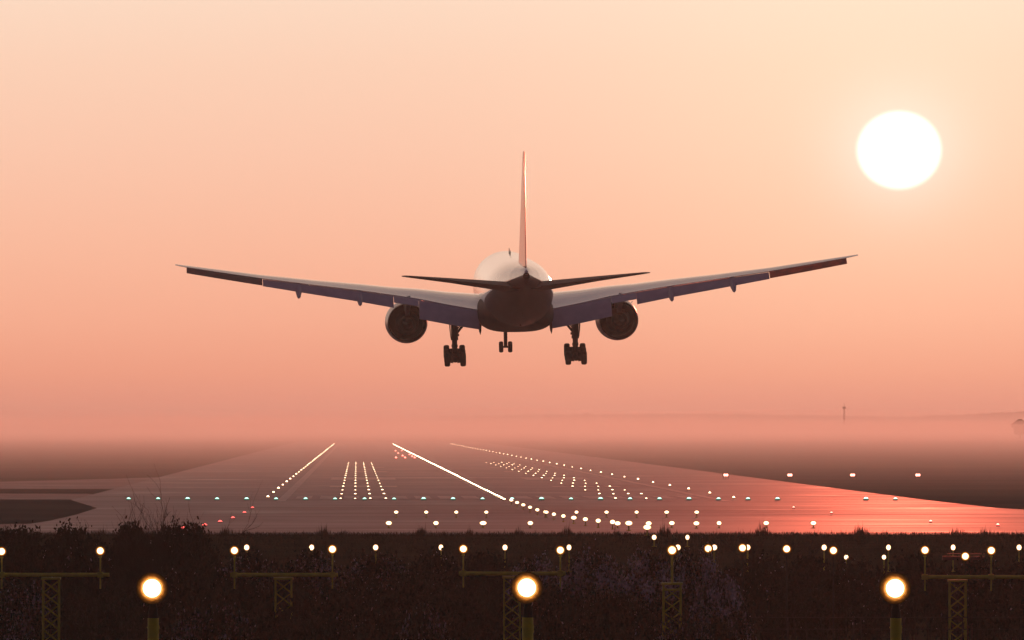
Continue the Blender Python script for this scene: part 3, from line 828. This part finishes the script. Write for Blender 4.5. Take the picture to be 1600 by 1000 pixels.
# ------------------------------------------------------------------ lamps on masts
def lamp(parent, x, y, z, r, big=False, post_to=None):
    s = MB(); rings = []
    for yy, k in ((.30, .35), (.22, .8), (.06, 1.0), (-.02, 1.08), (-.03, 1.0)):
        rings.append([(x + r * 1.25 * k * math.cos(t), y + yy, z + r * 1.25 * k * math.sin(t)) for t in [2 * math.pi * i / 24 for i in range(24)]])
    s.loft(rings); hs = s.build('lamp', M['housing'], parent, True, 50)
    s = MB(); n = 32
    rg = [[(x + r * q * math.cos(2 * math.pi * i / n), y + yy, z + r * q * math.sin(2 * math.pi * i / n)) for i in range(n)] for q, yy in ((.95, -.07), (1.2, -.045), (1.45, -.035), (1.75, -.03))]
    s.loft(rg, caps=False); s.build('lamp_halo', M['halo_ring'], hs, True)  # ring added round the lens to carry the painted halo
    s = MB(); rings = []
    for yy, k in ((-.05, 1.0), (-.10, .92), (-.15, .7), (-.175, .35), (-.18, .05)):
        rings.append([(x + r * k * math.cos(t), y + yy, z + r * k * math.sin(t)) for t in [2 * math.pi * i / 32 for i in range(32)]])
    s.loft(rings); s.build('lens', M['lens_core'], hs, True, 60)
    return hs
def lattice(s, w, z0, z1, cell, y0=0, x0=0, r=.035, rb=.018):
    h = w / 2
    for a in (-h, h):
        for b in (-h, h): s.tube((x0 + a, y0 + b, z0), (x0 + a, y0 + b, z1), r, n=6)
    z = z1 - .12
    while z - cell > z0:
        for b in (-h, h):
            s.tube((x0 - h, y0 + b, z), (x0 + h, y0 + b, z - cell), rb, n=4); s.tube((x0 + h, y0 + b, z), (x0 - h, y0 + b, z - cell), rb, n=4)
        for a in (-h, h):
            s.tube((x0 + a, y0 - h, z), (x0 + a, y0 + h, z - cell), rb, n=4)
        z -= cell
def P(x, y, d): return Vector(((x - 800) / F * d, d, H + (HZ - y) / F * d))
TD = 337.0
def frame_light(xm, xa, xb, lamps, label, yb=898):
    r = empty('lamp_gantry', P(xm, 900, TD).xy.to_3d() + Vector((0, 0, zg(TD))))
    tag(r, label, 'light frame', 'yellow lattice frames carrying approach lamps')
    zb = P(0, yb, TD).z - zg(TD); k = TD / F
    s = MB(); lattice(s, 27 * k * .92, 0, zb - .10, .46); s.box((0, 0, zb - .14), (30 * k, 30 * k, .08)); s.build('mast', M['yellow_dull'], r)
    s = MB(); s.tube(((xa - xm) * k, 0, zb), ((xb - xm) * k, 0, zb), .075, n=10); s.build('crossbeam', M['yellow_dull'], r)
    for x, y in lamps:
        zl = P(0, y, TD).z - zg(TD); xx = (x - xm) * k
        s = MB(); s.tube((xx, -.02, zb - .52), (xx, -.02, zl - .2), .03, n=8); s.tube((xx, -.02, zl - .26), (xx, -.02, zl - .05), .055, n=8); s.box((xx, 0, zb), (.2, .22, .2)); s.build('post', M['yellow_dull'], r)
        lamp(r, xx, -.05, zl, .115)
    return r
frame_light(80, -20, 171, [(3, 861.5), (157, 860.5)], 'yellow lamp frame with two lamps at the far left edge')
frame_light(443, 360, 528, [(366.5, 860), (519.5, 858)], 'yellow lamp frame between the first and second big lamps', 898)
frame_light(800, 717, 884, [(724, 857.5), (875.5, 859.5)], 'yellow lamp frame partly behind the middle big lamp', 896)
frame_light(1496, 1440, 1660, [(1445, 859.5), (1548.5, 860), (1651, 860)], 'longest yellow lamp frame, right of the rightmost big lamp', 901.5)
# single mast in front of the blossom
r = empty('light_mast', P(1050, 912, 326).xy.to_3d() + Vector((0, 0, zg(326))))
tag(r, 'short yellow lattice mast with one lamp standing before the pale blossoming shrub', 'light mast')
k = 326 / F; zt = P(0, 912, 326).z - zg(326)
s = MB(); lattice(s, 29 * k * .92, 0, zt, .46, r=.042); s.box((0, 0, zt), (33 * k, 33 * k, .07)); s.box((0, 0, zt - .22), (31 * k, 31 * k, .06)); s.build('mast', M['yellow'], r)
zl = P(0, 859.5, 326).z - zg(326)
s = MB(); s.tube((0, 0, zt), (0, 0, zl - .15), .045, n=8); s.build('post', M['yellow_dull'], r)
lamp(r, 0, -.05, zl, .125)
# cluster lamps on slim posts in front of the bank
first = None
for x, y, lb in ((1106.5, 857, 'lamp on a slim post left of the twin lights, right of the blossoming shrub'), (1160, 856, 'lamp on a slim post overlapping the third lamp of the bank cluster'),
                 (1229, 857.5, 'lone bright lamp on a slim post above the dark ground right of the shrub'), (1302, 860, 'dimmer lamp on a slim post beside a bank lamp, above the dark field'),
                 (1508, 869, 'lowest lamp, on a slim post behind the long yellow frame')):
    d = 346.0; r = empty('post_lamp', P(x, y, d).xy.to_3d() + Vector((0, 0, zg(d))))
    tag(r, lb, 'post lamp', 'lamps on slim posts')
    zl = P(0, y, d).z - zg(d); s = MB(); s.tube((0, 0, 0), (0, 0, zl - .1), .028, n=8); s.tube((0, 0, zl - .35), (0, 0, zl - .1), .05, n=8); s.build('post', M['housing'], r)
    lamp(r, 0, -.03, zl, .115)
# the three big near lamps
for i, x in enumerate((238, 823, 1398)):
    d = 180.0; y = (919, 918, 919)[i]
    r = empty('approach_lamp', P(x, y, d).xy.to_3d() + Vector((0, 0, zg(d))))
    tag(r, ('leftmost of the three big glowing lamps on thick yellow posts', 'middle big glowing lamp on a thick yellow post before a lattice frame', 'rightmost of the three big glowing lamps on thick yellow posts')[i], 'approach lamp', 'big near approach lamps')
    zl = P(0, y, d).z - zg(d)
    s = MB(); s.tube((0.02, 0, 0), (0.02, 0, zl - .60), .115, .11, 20); s.tube((.02, 0, zl - .80), (.02, 0, zl - .77), .125, .125, 20); s.tube((.12, -.02, zl - .9), (.12, -.02, zl - .74), .02, n=8)
    s.build('post', M['yellow'], r, True, 40)
    s = MB(); s.tube((.02, 0, zl - .60), (.02, 0, zl - .40), .10, .085, 16); s.tube((.02, 0, zl - .40), (.02, 0, zl - .18), .075, .06, 16); s.build('collar', M['housing'], r, True, 40)
    lamp(r, 0, -.05, zl, .185)

# reddish equipment rack behind the long frame
M['redpaint'] = mat('faded_red_paint', (.20, .05, .04), .6, noise=(2, (.12, .04, .035)))
r = empty('equipment_rack', P(1505, 880, 356).xy.to_3d() + Vector((0, 0, zg(356))))
tag(r, 'dull red metal rack on posts behind the long yellow lamp frame', 'equipment rack')
k = 356 / F; zc = P(0, 872, 356).z - zg(356)
s = MB(); s.box((0, 0, zc), (66 * k, .3, .16)); s.box((.1, 0, zc + .17), (58 * k, .25, .04)); s.build('beam', M['redpaint'], r)
for xx in (-4, 6, 13):
    s = MB(); s.box((xx * k, 0, zc / 2 - .04), (.09, .09, zc - .08)); s.build('post', M['redpaint'], r)

# fence across the dark field
M['fence'] = mat('weathered_rail', (.06, .05, .048), .8, noise=(4, (.035, .03, .028)), spec=.1)
fd = 300.0
r = empty('rail_fence', P(1380, 980, fd).xy.to_3d() + Vector((0, 0, zg(fd))))
tag(r, 'thin dark rail fence crossing the dark field at lower right', 'fence')
k = fd / F
z1 = P(0, 964.5, fd).z - zg(fd); z2 = P(0, 983, fd).z - zg(fd)
for zz in (z1, z2, z2 - .55):
    s = MB(); s.tube(((1130 - 1380) * k, 0, zz), ((1700 - 1380) * k, 0, zz), .016, n=6); s.build('rail', M['fence'], r)
for x in list(range(1140, 1700, 91)) + [1322, 1334, 1346]:
    s = MB(); s.box(((x - 1380) * k, .04, z1 / 2), (.045, .05, z1)); s.build('post', M['fence'], r)

# ------------------------------------------------------------------ shrubs
M['twig'] = mat('dark_twig', (.028, .021, .018), .9, noise=(2, (.045, .033, .028)), spec=.1)
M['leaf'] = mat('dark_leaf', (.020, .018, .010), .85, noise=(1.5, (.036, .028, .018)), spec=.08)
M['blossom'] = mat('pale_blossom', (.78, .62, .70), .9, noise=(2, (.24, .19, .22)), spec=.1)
def shrub_mesh(seed, wx, wy, h, stems, leaves, blossom, bare, leaf=.07):
    """branching twigs, then leaf and blossom flakes along them through the crown's volume"""
    r = random.Random(seed); tw = MB(); lf = MB(); tips = []
    def inside(p):
        return (p.x / wx) ** 2 + (p.y / wy) ** 2 + (max(0, p.z) / h) ** 2.4
    def grow(p, dirv, ln, rad, lvl):
        steps = 4; q = p.copy(); dv = dirv.copy()
        for i in range(steps):
            dv = (dv + Vector((r.uniform(-.35, .35), r.uniform(-.35, .35), r.uniform(-.12, .25)))).normalized()
            nq = q + dv * ln / steps
            if inside(nq) > 1.12 and lvl > 0 and not (bare and r.random() < .75): break
            tw.tube(q, nq, rad * (1 - i / steps * .4), rad * (1 - (i + 1) / steps * .4), 3, caps=False)
            q = nq; tips.append((q.copy(), lvl))
            if lvl < 3 and i > 0:
                for _ in range(2 if lvl < 2 else 1):
                    nd = (dv + Vector((r.uniform(-1, 1), r.uniform(-1, 1), r.uniform(-.2, .9)))).normalized()
                    grow(q, nd, ln * r.uniform(.45, .75), rad * .55, lvl + 1)
    for i in range(stems):
        a = r.uniform(0, 2 * math.pi); rr_ = math.sqrt(r.random())
        p = Vector((wx * .85 * rr_ * math.cos(a), wy * .85 * rr_ * math.sin(a), 0))
        grow(p, Vector((math.cos(a) * .5 * rr_, math.sin(a) * .5 * rr_, 1)).normalized(), h * r.uniform(.5, .85) * math.sqrt(max(.15, 1 - .6 * rr_ ** 2)), .028, 0)
    for i in range(leaves):
        c, lvl = tips[r.randrange(len(tips))]
        p = c + Vector((r.gauss(0, .13), r.gauss(0, .13), r.gauss(0, .11)))
        if p.z < 0: p.z = r.random() * .4
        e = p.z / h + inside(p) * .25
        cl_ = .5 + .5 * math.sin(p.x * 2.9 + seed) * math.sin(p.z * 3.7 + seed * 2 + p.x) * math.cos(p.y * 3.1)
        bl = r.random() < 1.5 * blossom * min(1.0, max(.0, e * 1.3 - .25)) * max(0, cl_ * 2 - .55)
        if bare and p.z > h * .55 : continue
        sz_ = leaf * r.uniform(.5, 1.3) * (.62 if bl else 1.0)
        u = Vector((r.gauss(0, 1), r.gauss(0, 1), r.gauss(0, 1))).normalized(); v = u.cross(Vector((r.gauss(0, 1), r.gauss(0, 1), r.gauss(0, 1)))).normalized() * .55
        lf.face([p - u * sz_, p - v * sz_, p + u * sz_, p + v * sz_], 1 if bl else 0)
    return tw, lf
def shrub(kind, name='shrub'):
    r = empty(name, (0, 0, 0))
    tw, lf = shrub_mesh(*kind)
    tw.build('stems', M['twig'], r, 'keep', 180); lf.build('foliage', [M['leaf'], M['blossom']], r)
    return r
#                seed wx  wy   h   stems leaves blossom bare
K = {
 'dark':   shrub((11, 2.5, 1.5, 2.6, 26, 15000, .0, False)),
 'dark2':  shrub((12, 2.3, 1.6, 2.4, 24, 14000, .03, False)),
 'bloom':  shrub((13, 2.4, 1.5, 2.8, 26, 19000, .85, False), 'blossoming_shrub'),
 'bloom2': shrub((14, 2.2, 1.4, 2.3, 24, 15000, .38, False), 'blossoming_shrub'),
 'twiggy': shrub((15, 2.0, 1.2, 3.6, 60, 9000, .0, True), 'bare_shrub'),
 'sapling': shrub((16, 1.0, .8, 2.6, 7, 260, .0, True), 'sapling'),
}
used = set()
def put(kind, x, ytop, d, sxy, label, rz=0.0, hs=None, nominal=None):
    src = K[kind]
    hh = {'dark': 2.6, 'dark2': 2.4, 'bloom': 2.8, 'bloom2': 2.3, 'twiggy': 3.6, 'sapling': 2.6}[kind]
    base = zg(d) - .1; top = P(x, ytop, d).z
    sz_ = max(.25, (top - base) / (hh * 1.0)) if hs is None else hs
    loc = Vector(((x - 800) / F * d, d, top - hh * sz_))
    loc.z = min(loc.z, base)
    if kind in used:
        o = dup(src, loc, None, rz)
    else:
        o = src; used.add(kind); o.location = loc; o.rotation_euler = (0, 0, rz)
    o.scale = (sxy, sxy, sz_)
    cat = {'sapling': 'young tree'}.get(kind, 'shrub')
    tag(o, label, cat, 'shrubs of the dark hedge' if kind != 'sapling' else 'thin saplings on the bank')
    return o
# back row, left to right
put('dark',   25, 834, 366, 1.0, 'dark leafy shrub at the left end of the hedge, behind the first frame', .3)
put('dark', 205, 830, 363, .8, 'dark leafy shrub wrapped round the left side of the bare twigged shrub', 4.4)
put('dark2', 262, 828, 362, .7, 'dark leafy shrub wrapped round the right side of the bare twigged shrub', 5.2)
put('dark2', 120, 832, 362, 1.0, 'dark shrub with small leaves right of the left end frame', 2.0)
put('twiggy', 235, 836, 360, 1.0, 'tallest shrub with bare twigs poking up against the runway', 0.5)
put('dark',  300, 832, 362, .85, 'dark shrub directly right of the tallest bare twigged shrub', 1.2)
put('bloom2', 395, 872, 356, 1.0, 'faintly blossoming shrub behind the left part of the second frame', 4.0)
put('bloom2', 480, 871, 357, 1.0, 'faintly blossoming shrub under the right lamp of the second frame', 1.0)
put('bloom2', 585, 873, 358, 1.05, 'grey blossoming shrub between the second and third frames', 2.4)
put('dark2', 675, 875, 358, 1.0, 'dark shrub just left of the third frame', .7)
put('dark',  760, 876, 358, 1.0, 'dark shrub behind the third frame', 3.6)
put('bloom', 838, 884, 350, .8, 'small blossoming shrub behind the right end of the third frame', 3.9)
put('bloom', 925, 878, 345, 1.0, 'pale blossoming shrub right of the third frame', 5.2)
put('bloom', 1010, 880, 342, .95, 'pale blossoming shrub left of the single yellow mast', 0.9)
put('bloom', 1085, 878, 338, .95, 'pale blossoming shrub right of the single yellow mast', 2.7)
put('bloom', 1110, 925, 318, .62, 'blossoming shrub at the right end of the hedge beside the dark field', 1.7)
# the dark field's far edge
for i, x in enumerate((1180, 1262, 1345, 1430, 1520, 1600)):
    put('dark' if i % 2 else 'dark2', x, 880 + (i % 3) * 3, 356, 1.05, '%s dark low shrub from the left along the far edge of the dark field' % ordn(i + 1), i * 1.3)
# second row, behind the frames' masts
put('bloom2', 30, 918, 344, 1.0, 'faintly blossoming shrub low behind the left end frame', 1.0)
put('dark', 150, 915, 343, 1.1, 'dark shrub low between the left frame and first big lamp', 2.2)
put('dark2', 275, 905, 344, 1.1, 'dark shrub low right of the first big lamp', 4.2)
put('dark', 370, 912, 343, 1.0, 'dark shrub low left of the second frame mast', 2.9)
put('dark', 455, 915, 343, 1.0, 'dark shrub directly behind the second frame mast', 0.4)
put('dark2', 555, 912, 343, 1.1, 'dark shrub low right of the second frame mast', 5.4)
put('dark', 650, 914, 343, 1.1, 'dark shrub low left of the middle big lamp', 3.1)
put('dark', 745, 918, 343, 1.0, 'dark shrub directly left of the third frame mast', 1.5)
put('dark2', 850, 922, 343, 1.1, 'dark shrub directly behind the middle big lamp', .2)
put('dark', 960, 935, 334, 1.0, 'dark shrub low below the blossoming part of the hedge', 3.3)
put('dark2', 1060, 945, 332, 1.0, 'dark shrub directly behind the single yellow mast', 2.3)
# front row, low shrubs at the masts' feet
put('bloom2', 15, 975, 322, .8, 'faintly blossoming shrub lowest in the left corner', 5.0)
put('bloom2', 335, 950, 318, .9, 'faintly blossoming shrub in front, left of the second frame mast', 3.0)
put('dark', 450, 966, 314, .9, 'dark shrub hiding the foot of the second frame mast', 1.4)
put('bloom2', 655, 958, 314, .8, 'faintly blossoming shrub in front, left of the middle big lamp', 2.1)
put('bloom2', 1072, 975, 306, .7, 'faintly blossoming shrub before the foot of the single mast', 3.3)
put('dark2', 1125, 972, 309, .5, 'small dark shrub at the hedge foot right of the single mast', 1.3)
# saplings whose thin twigs cross the lower runway edge
put('sapling', 685, 838, 384, .6, 'thin leafless sapling on the bank above the third frame', .5)
put('sapling', 1180, 838, 386, .8, 'thin leafless sapling right of the middle lamp cluster', 1.5)
put('sapling', 1245, 836, 387, .7, 'thin leafless sapling right of the lone bright lamp', 3.5)

# rough grass on the bank and its crest, and on the valley floor
gb = MB(); r = random.Random(5)
for i in range(42000):
    if i < 26000: d = r.uniform(372, 452)
    else: d = r.uniform(446, 456)
    x = r.uniform(-.066, .066) * d
    z = zg(d); hh = r.uniform(.05, .17) * (1.7 if r.random() < .06 else 1); a = r.uniform(0, 3.14); w = .02
    ux, uy = math.cos(a) * w, math.sin(a) * w
    lx, ly = r.uniform(-.06, .06), r.uniform(-.06, .06)
    if i >= 26000:
        cl = math.sin(x * 1.9) * math.sin(x * .73 + 2) + .6 * math.sin(x * 5.1)
        if cl > .55: hh *= 1 + (cl - .55) * 3.0
    gb.face([(x - ux, d - uy, z - .02), (x + ux, d + uy, z - .02), (x + lx, d + ly, z + hh)])
tag(gb.build('grass', M['blade']), kind='stuff')

# ------------------------------------------------------------------ haze
hz = MB(); y0, y1 = -1900.0, 25900.0
hz.box((0, (y0 + y1) / 2, (62 - 5.5) / 2), (16400, y1 - y0 + 400, 67.5))
mh = bpy.data.materials.new('haze_air'); mh.use_nodes = True
nt = mh.node_tree
for n in list(nt.nodes): nt.nodes.remove(n)
pv = nt.nodes.new('ShaderNodeVolumePrincipled')
pv.inputs['Color'].default_value = (.64, .97, 1.0, 1)
pv.inputs['Density'].default_value = 0.80e-4
pv.inputs['Anisotropy'].default_value = .67
out = nt.nodes.new('ShaderNodeOutputMaterial'); nt.links.new(pv.outputs[0], out.inputs['Volume'])
# the ground mist lying over the far half of the airfield: a long low lens, rolling on top, in the same body of air
MP = [(900, .05), (1080, 1.9), (1350, 4.3), (1750, 6.8), (2300, 8.8), (2900, 9.8), (3800, 10), (4800, 8.5), (5700, 6), (6600, 5), (7500, 10), (8600, 19), (9600, 25), (10600, 24), (11700, 15), (12700, 6), (13300, .05)]
mx = [-4200, -3000, -2100, -1400, -900, -550, -300, -120, 0, 150, 320, 560, 900, 1400, 2100, 3000, 4200]
rm = random.Random(21); b0 = len(hz.v); nx = len(mx); f0 = len(hz.f)
for y, h in MP:
    for i, x in enumerate(mx):
        hz.v.append((x, y, .06 + (h * (1 + rm.uniform(-.16, .16)) if 0 < i < nx - 1 else .02) ))
for y, h in MP:
    for x in mx: hz.v.append((x, y, .055))
nn = len(MP) * nx
for a in range(len(MP) - 1):
    for i in range(nx - 1):
        k = b0 + a * nx + i
        hz.f.append((k, k + 1, k + nx + 1, k + nx)); hz.f.append((nn + k, nn + k + nx, nn + k + nx + 1, nn + k + 1))
    for k in (b0 + a * nx, b0 + a * nx + nx - 1): hz.f.append((k, k + nx, nn + k + nx, nn + k))
for i in range(nx - 1):
    for k in (b0 + i, b0 + (len(MP) - 1) * nx + i): hz.f.append((k, k + 1, nn + k + 1, nn + k))
hz.m += [1] * (len(hz.f) - f0)
mm_ = mh.copy(); mm_.name = 'ground_mist'
for n in mm_.node_tree.nodes:
    if n.type == 'PRINCIPLED_VOLUME':
        n.inputs['Density'].default_value = 5.0e-4; n.inputs['Color'].default_value = (.74, 1, 1, 1)
tag(hz.build('haze', [mh, mm_]), kind='stuff')
